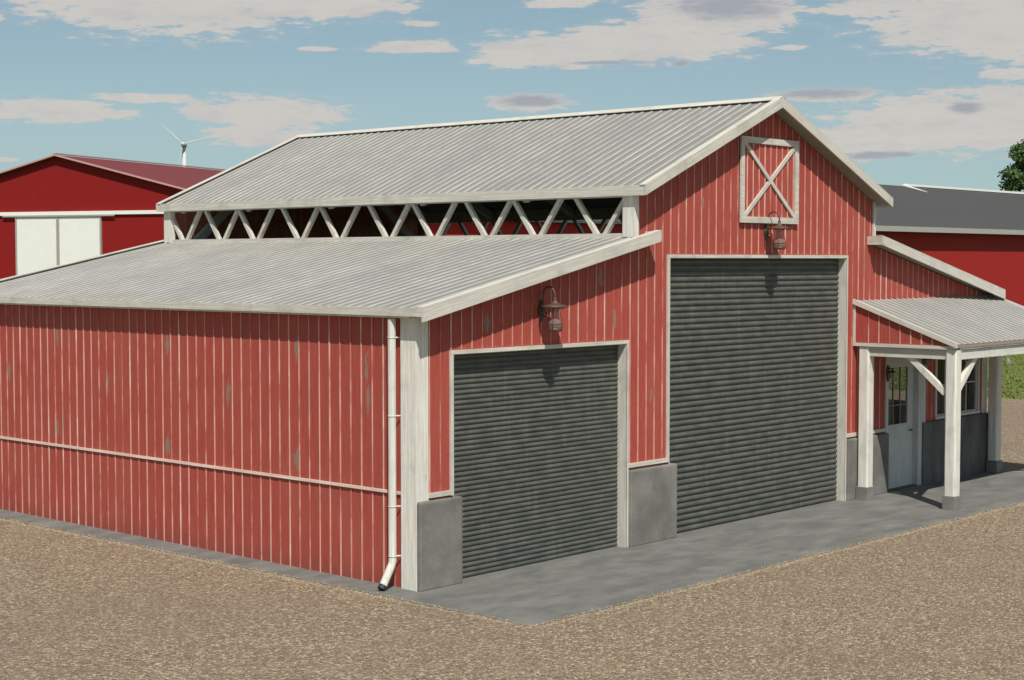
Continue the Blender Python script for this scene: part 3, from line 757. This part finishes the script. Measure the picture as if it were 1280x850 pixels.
for q0, q1 in ((a0 + .03, 14.58), (14.68, a1 - .03)):
    mu.box((q0 + q1) / 2 - .012, (q0 + q1) / 2 + .012, .02, .044, b0 + .03, b1 - .03)
    mu.box(q0, q1, .022, .042, (b0 + b1) / 2 - .012, (b0 + b1) / 2 + .012)
mu.build('muntins', M_DOORW, wno)
# room behind the door and window
MB().box(11.32, 11.38, .07, D - .1, 0, zr(11.3) - .3).build('partition', new_mat('inside_red_boards', red_boards('y', (), (.26, .04, .035))), barn)

# ---- porch
PX0, PX1, PY = 10.74, 16.10, -1.86
def pz(y): return 3.50 + (y) * .36                                  # top of the porch roof
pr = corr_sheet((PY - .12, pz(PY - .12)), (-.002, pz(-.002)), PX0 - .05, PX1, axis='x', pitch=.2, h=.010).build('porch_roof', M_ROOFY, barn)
def side_prism(x0, x1, up, dn, y0=PY - .12, y1=-.004):
    return MB().prism([(y0, pz(y0) + up), (y1, pz(y1) + up), (y1, pz(y1) + dn), (y0, pz(y0) + dn)], 'x', x0, x1)
side_prism(PX0 - .03, PX1 - .03, -.012, -.05).build('underside', M_DECK, pr)
side_prism(PX0 - .075, PX0 - .03, .03, -.055).build('rake_board', M_RAKEP, pr)
side_prism(PX1 - .03, PX1 + .015, .03, -.055).build('rake_board', M_WY, pr)
MB().box(PX0 - .03, PX1 - .03, PY - .118, PY - .098, pz(PY - .12) - .035, pz(PY - .12) - .002).build('eave_board', M_SIDE, pr)
# boarded gable end
pe = MB().prism([(PY + .03, pz(PY + .03) - .055), (-.02, pz(0) - .055), (-.02, 2.765), (PY + .03, 2.765)], 'x', PX0 - .02, PX0 + .01)
battens(pe, -1.72, -.1, .203, lambda s_: pz(s_) - .057, [], 'y', PX0 - .02, -.010, 2.77, .02)
pe.build('porch_end_panel', [M_SIDE, M_BATTEN], barn)
MB().box(PX0 - .04, PX0 + .0, -.045, -.003, 2.76, 3.44).build('corner_trim', M_WZ, barn)
pe = MB().prism([(PY + .03, pz(PY + .03) - .055), (-.02, pz(0) - .055), (-.02, 2.765), (PY + .03, 2.765)], 'x', PX1 - .04, PX1 - .01); pe.build('porch_end_panel', [M_SIDE, M_BATTEN], barn)
bw = .15
for x in (PX0 + .09, PX1 - .24):
    MB().box(x - bw / 2, x + bw / 2, -1.755, -.30, 2.535, 2.70).build('beam', M_WY, barn)
    MB().box(x - bw / 2 - .055, x + bw / 2, PY - .06, -.003, 2.705, 2.762).build('beam_cap', M_WY, barn)
MB().box(PX0 + .205, PX1 - .33, PY - .07, PY + .07, 2.55, 2.69).build('beam', M_GREYWOOD, barn)
MB().box(PX0 + .1, PX1 - .1, PY - .105, PY + .08, 2.705, 2.755).build('beam_cap', M_WX, barn)
MB().box(PX0 + .205, PX1 - .33, PY - .08, PY + .08, 2.53, 2.549).build('beam_cap', M_WX, barn)
for (x, y) in ((PX0 + .09, -1.85), (PX1 - .24, -1.85), (PX0 + .09, -.20), (PX1 - .24, -.20)):
    h_ = .105; c_ = .028
    oct_ = [(x - h_ + c_, y - h_), (x + h_ - c_, y - h_), (x + h_, y - h_ + c_), (x + h_, y + h_ - c_), (x + h_ - c_, y + h_), (x - h_ + c_, y + h_), (x - h_, y + h_ - c_), (x - h_, y - h_ + c_)]
    p = MB().prism(oct_, 'z', .22, 2.70).build('porch_post', M_POST, barn, .004)
    MB().box(x - .118, x + .118, y - .118, y + .118, -.01, .235, 0, .012).build('footing', M_PIER, p)
for x in (PX0 + .09, PX1 - .24):
    MB().bar((x, -1.72, 1.96), (x, -1.04, 2.56), .10, .085, (1, 0, 0)).build('knee_brace', M_POST, barn)
MB().bar((PX0 + .18, -1.85, 1.96), (PX0 + .86, -1.85, 2.56), .10, .085, (0, 1, 0)).build('knee_brace', M_POST, barn)
MB().bar((PX1 - .33, -1.85, 1.96), (PX1 - 1.01, -1.85, 2.56), .10, .085, (0, 1, 0)).build('knee_brace', M_POST, barn)

# ------------------------------------------------------------------ lanterns
def lantern(px_, zb, label):
    """zb: height of the brim"""
    o = thing('wall_lantern', label, 'lantern', (px_, 0, zb), 0, 'rusty barn lanterns above the roller doors')
    yc = -.26
    pl = MB(); pl.tube([(px_, -.002, zb - .06), (px_, -.03, zb - .06)], .06, 16)
    # oval back plate
    pts = [(px_ + .05 * math.cos(a), zb - .07 + .15 * math.sin(a)) for a in [2 * math.pi * k / 24 for k in range(24)]]
    pl.prism(pts, 'y', -.016, -.001)
    pl.build('back_plate', M_DARKMETAL, o)
    arm = []
    for k in range(15):
        a = math.pi * k / 14
        arm.append((px_, -.045 - (.215 / 2) * (1 - math.cos(a)), zb + .13 + .135 * math.sin(a)))
    arm = [(px_, -.025, zb - .08), (px_, -.04, zb - .02), (px_, -.045, zb + .06)] + arm + [(px_, yc, zb + .06)]
    MB().tube(arm, .013, 8).tube([(px_, -.03, zb - .12), (px_, -.09, zb - .15), (px_, -.12, zb - .11), (px_, -.09, zb - .09)], .008, 6).build('gooseneck', M_COPPER, o)
    cap = MB().lathe([(.001, .12), (.018, .118), (.026, .10), (.018, .082), (.03, .07), (.05, .055), (.055, .04), (.075, .03), (.19, .002), (.195, -.012), (.185, -.014), (.07, .006), (.001, .01)], (px_, yc, zb), 24)
    cap.build('brim', M_COPPER, o)
    MB().lathe([(.062, .0), (.058, -.05), (.056, -.10), (.066, -.16), (.088, -.21), (.098, -.25), (.095, -.29), (.085, -.30)], (px_, yc, zb), 20).build('glass_chimney', M_CHIM, o)
    cg = MB().lathe([(.001, -.345), (.088, -.345), (.10, -.335), (.10, -.30), (.092, -.295), (.001, -.29)], (px_, yc, zb), 20)
    cg.lathe([(.001, -.20), (.02, -.205), (.024, -.26), (.03, -.295)], (px_, yc, zb), 10)
    for k in range(4):
        a = k * math.pi / 2 + .4; c_, s_ = math.cos(a), math.sin(a)
        cg.tube([(px_ + .072 * c_, yc + .072 * s_, zb - .0), (px_ + .075 * c_, yc + .075 * s_, zb - .12), (px_ + .106 * c_, yc + .106 * s_, zb - .24), (px_ + .1 * c_, yc + .1 * s_, zb - .32)], .005, 5)
    cg.lathe([(.104, -.238), (.108, -.243), (.104, -.248)], (px_, yc, zb), 20)
    cg.build('cage', M_COPPER, o)
    return o
lantern(2.40, 3.58, 'rusty glass lantern with wide brim above the smaller roller door')
lantern(7.93, 4.72, 'rusty glass lantern hanging just below the white loft hatch')
def bulkhead(x, z, label):
    o = thing('wall_lamp', label, 'wall lamp', (x, -.03, z), 0, 'small dark wall lamps beside the entry door')
    MB().prism([(x + .055 * math.cos(2 * math.pi * k / 20), z + .15 * math.sin(2 * math.pi * k / 20)) for k in range(20)], 'y', -.055, -.031).build('base', M_DARKMETAL, o)
    MB().tube([(x, -.055, z + .09), (x, -.11, z + .10), (x, -.125, z + .06)], .01, 6).lathe([(.001, .06), (.03, .05), (.07, .03), (.07, .022), (.001, .03)], (x, -.125, z), 14).build('arm', M_DARKMETAL, o)
    MB().lathe([(.03, .025), (.042, -.02), (.04, -.07), (.001, -.08)], (x, -.125, z), 12).build('globe', M_CHIM, o)
bulkhead(11.885, 2.16, 'small dark oval lamp on the left door casing under the porch')
bulkhead(13.22, 2.33, 'small dark oval lamp on the right door casing under the porch')

# ------------------------------------------------------------------ far buildings
# long barn with a charcoal roof
lb = thing('machinery_barn', 'long red barn with charcoal sheet roof and white ridge behind the porch', 'barn', (60, 25, 0))
BX0, BX1, BY, BYR = 44., 125., 25., 35.
ze = 5.95; zt = 8.82
MB().prism([(BY, 0), (BYR + 10, 0), (BYR + 10, ze), (BYR, zt - .1), (BY, ze)], 'x', BX0, BX1).build('wall', M_CLADX, lb)
rf = MB().prism([(BY - .5, ze - .10), (BYR, zt), (BYR, zt - .06), (BY - .5, ze - .2)], 'x', BX0 - .3, BX1).prism([(BYR + 10.5, ze - .10), (BYR, zt), (BYR, zt - .06), (BYR + 10.5, ze - .2)], 'x', BX0 - .3, BX1).build('roof', M_DKROOF, lb)
MB().box(BX0 - .3, BX1, BY - .56, BY - .505, ze - .34, ze - .08).build('fascia', M_TRIMG, rf)
XN = 76.6
MB().box(XN, BX1, BYR - .14, BYR + .14, zt + .002, zt + .14).build('ridge_cap', M_TRIMW, rf)
sl = (zt - ze + .1) / (BYR - BY + .5)
def rz(y): return zt - (BYR - y) * sl
MB().add([(XN - .1, BYR, zt + .10), (XN + .25, BYR, zt + .10), (XN + .22, BYR - 1.5, rz(BYR - 1.5) + .03), (XN + .12, BYR - 1.5, rz(BYR - 1.5) + .03),
          (XN - .1, BYR, zt + .01), (XN + .25, BYR, zt + .01), (XN + .22, BYR - 1.5, rz(BYR - 1.5) + .01), (XN + .12, BYR - 1.5, rz(BYR - 1.5) + .01)],
         [(0, 1, 2, 3), (7, 6, 5, 4), (0, 4, 5, 1), (1, 5, 6, 2), (2, 6, 7, 3), (3, 7, 4, 0)]).build('verge_strip', M_TRIMW, rf)
# lower wing reaching to the left
MB().prism([(BY + .2, 0), (BYR, 0), (BYR, 6.2), (BY + .2, 5.6)], 'x', 23.5, BX0 - .01).build('wing_wall', M_CLADX, lb)
MB().prism([(BY - .1, 5.62), (BYR + .2, 6.24), (BYR + .2, 6.34), (BY - .1, 5.72)], 'x', 23.2, BX0 - .31).build('wing_roof', M_DKROOF, lb)

# gabled machine shed at the left, seen end on
gd = Vector((math.sin(R(160)), math.cos(R(160)), 0)); rd = Vector((math.sin(R(70)), math.cos(R(70)), 0))
G0 = Vector((-14.18, -14.53, 0)) + 90 * Vector((.7403, .6723, 0)) + (-565 / 2012.74 * 90) * Vector((.6723, -.7403, 0))
ang = math.atan2(gd.y, gd.x)
sh = thing('machine_shed', 'bright red gabled shed with maroon roof and two white sliding doors', 'shed', tuple(G0), ang)
def build_local(mb_, name, mat, parent):
    o = mb_.build(name, mat); o.parent = parent; o.matrix_parent_inverse = Matrix.Identity(4); return o
hw = 13.4; zap = 10.05; zev = 6.82; LD = 30
def zs(x): return zap - abs(x) * (zap - zev) / hw
M_CLADG = new_mat('deep_red_cladding_gable', clad((gd.x, gd.y, 0), (.25, .014, .014)))
build_local(MB().prism([(-hw, 0), (hw, 0), (hw, zev - .1), (0, zap - .1), (-hw, zev - .1)], 'y', 0, LD), 'wall', M_CLADG, sh)
rf = MB()
for sg in (-1, 1):
    rf.prism([(sg * (hw + .4), zs(hw + .4)), (0, zap), (0, zap - .08), (sg * (hw + .4), zs(hw + .4) - .08)], 'y', -.25, LD + .3)
rfo = build_local(rf, 'roof', M_SHEDROOF, sh)
for sg in (-1, 1):
    vb = MB().prism([(sg * (hw + .42), zs(hw + .42) + .04), (0, zap + .04), (0, zap - .05), (sg * (hw + .42), zs(hw + .42) - .05)], 'y', -.34, -.252)
    build_local(vb, 'verge_board', M_TRIMPINK, rfo)
build_local(MB().box(-.12, .12, -.34, LD + .3, zap + .045, zap + .10), 'ridge_cap', M_TRIMPINK, rfo)
build_local(MB().box(-hw, hw, -.12, -.003, 6.72, 6.92), 'band', M_TRIMW, sh)
sx0 = -62 / 2012.74 * 90; sx1 = 63 / 2012.74 * 90
for a, b in ((sx0 - .05, -.1), (.1, sx1)):
    # sliding door leaf
    lf = build_local(MB().box(a, b, -.10, -.02, .1, 6.62), 'sliding_door', M_TRIMW, sh)
    fm = MB().box(a - .09, a - .005, -.14, -.02, .1, 6.64).box(b + .005, b + .09, -.14, -.02, .1, 6.64)
    build_local(fm, 'door_edge', M_TRIMG, lf)
build_local(MB().box(sx0 - 1, sx1 + 1, -.18, -.125, 6.63, 6.71), 'door_rail', M_TRIMG, sh)

# ------------------------------------------------------------------ wind turbine
def at(pxx, dist):
    return Vector((-14.18, -14.53, 0)) + dist * Vector((.7403, .6723, 0)) + ((pxx - 640) / 2012.74 * dist) * Vector((.6723, -.7403, 0))
TD = 900; T0 = at(232, TD); hubz = 4.2 + (325.5 - 181.5) / 2012.74 * TD
wt = thing('wind_turbine', 'white three bladed wind turbine on a tall tower beyond the sheds', 'wind turbine', tuple(T0))
s = TD / 2012.74
M_TURB = new_mat('turbine_white', plain((.50, .53, .54), .6, 0, .05))
MB().tube([(T0.x, T0.y, 0), (T0.x, T0.y, hubz * .5), (T0.x, T0.y, hubz - 1)], [5.2 * s, 3.8 * s, 2.4 * s], 20, 0).build('tower', M_TURB, wt)
fw = Vector((-.7403, -.6723, 0)); rt = Vector((.6723, -.7403, 0)); hub = Vector((T0.x, T0.y, hubz)) + fw * 3.5
MB().tube([hub - fw * 6 + Vector((0, 0, 0)), hub - fw * 1], [2.6 * s, 3.0 * s], 14).build('nacelle', M_TURB, wt)
MB().tube([hub - fw * 1, hub + fw * .4, hub + fw * 1.4], [2.9 * s, 2.4 * s, .6 * s], 14).build('hub', M_TURB, wt)
MB().tube([(T0.x, T0.y, hubz - 2.9 * s), (T0.x, T0.y, hubz - 1.2 * s)], 3.2 * s, 14).build('yaw_ring', new_mat('turbine_grey', plain((.2, .2, .2), .6)), wt)
for a in (137, 14, 258):
    d = rt * math.cos(R(a)) + Vector((0, 0, 1)) * math.sin(R(a)); nrm = d.cross(fw)
    L = 40 * s; bl = []; 
    vs = []; prof = ((0, .9), (.08, 1.0), (.22, 1.9), (.5, 1.3), (.8, .8), (1, .25))
    for q, wdt in prof:
        c_ = hub + d * (L * q)
        for u, v_ in ((-.5, 0), (0, .22), (.5, 0), (0, -.22)): vs.append(c_ + nrm * (u * wdt * s) + fw * (v_ * wdt * s))
    fs = [(i * 4 + k, i * 4 + (k + 1) % 4, i * 4 + 4 + (k + 1) % 4, i * 4 + 4 + k) for i in range(5) for k in range(4)] + [(0, 1, 2, 3), (23, 22, 21, 20)]
    MB().add(vs, fs).build('blade', M_TURB, wt)

# ------------------------------------------------------------------ broadleaf tree at the right
TR = at(1318, 122); 
tree = thing('broadleaf_tree', 'dense green broadleaf tree rising behind the charcoal roof', 'tree', tuple(TR))
tz = 4.2 + (325.5 - 226) / 2012.74 * 122
tk = MB()
tk.tube([(TR.x, TR.y, -.1), (TR.x + .1, TR.y, 2.5), (TR.x - .1, TR.y + .1, 6), (TR.x, TR.y, 9.5), (TR.x + .2, TR.y, 12.5)], [.42, .33, .26, .17, .06], 12)
cl_ = []
for i in range(120):
    u = rng.normal(size=3); u /= np.linalg.norm(u); rr_ = rng.uniform(.35, 1.0) ** .6
    c_ = np.array([TR.x, TR.y, tz]) + u * np.array([3.9, 3.9, 4.6]) * rr_
    if c_[2] < 5.5: c_[2] = 5.5 + rng.uniform(0, 1)
    cl_.append((c_, rng.uniform(.5, 1.0)))
    if i % 3 == 0:
        b0 = Vector((TR.x, TR.y, random.uniform(4, 9))); e = Vector(c_)
        tk.tube([b0, (b0 + e) / 2 + Vector((0, 0, .3)), e], [.12, .07, .02], 6)
tk.build('trunk', M_BARK, tree)
vs = []; fs = []
for c_, rad in cl_:
    n = int(330 * rad ** 2)
    for k in range(n):
        u = rng.normal(size=3); u /= np.linalg.norm(u); p = c_ + u * rad * (rng.uniform(.45, 1.05)) * np.array([1, 1, .75])
        a = rng.normal(size=3); a /= np.linalg.norm(a); b = np.cross(a, u + .3 * rng.normal(size=3)); b /= np.linalg.norm(b) + 1e-6
        s_ = rng.uniform(.10, .19); o = len(vs)
        vs += [tuple(p - a * s_), tuple(p + b * s_ * .55), tuple(p + a * s_), tuple(p - b * s_ * .55)]; fs.append((o, o + 1, o + 2, o + 3))
MB().add(vs, fs).build('crown', M_LEAF, tree)

# ------------------------------------------------------------------ grass beyond the yard and a small rock
vs = []; fs = []
n = 26000
for i in range(n):
    x = random.uniform(31.8, 75); y = random.uniform(4, 24.6)
    if random.random() < .4: x = 32.3 + abs(random.gauss(0, 5))
    b = .02 + .03 * random.random(); a = random.random() * math.pi; wd = random.uniform(.02, .045); lean_ = random.uniform(-.06, .06)
    o = len(vs); ca, sa = math.cos(a) * wd, math.sin(a) * wd
    vs += [(x - ca, y - sa, -.06), (x + ca, y + sa, -.06), (x + lean_, y + lean_, -.06 + b * random.uniform(.8, 1.5))]; fs.append((o, o + 1, o + 2))
tag(MB().add(vs, fs).build('grass', M_BLADE), 'short green grass growing between the gravel yard and the long barn', 'grass', kind='stuff')
bm = bmesh.new(); bmesh.ops.create_icosphere(bm, subdivisions=2, radius=1)
RP = Vector((47.6, 14.4, .05))
for v in bm.verts:
    v.co = Vector((v.co.x * .10, v.co.y * .10, v.co.z * .2)) * random.uniform(.82, 1.15) + RP
m_ = MB(); bm.verts.index_update(); m_.add([v.co.copy() for v in bm.verts], [[v.index for v in f_.verts] for f_ in bm.faces]); bm.free()
tag(m_.build('rock', M_ROCK), 'small grey rock standing in the grass beyond the porch', 'rock')
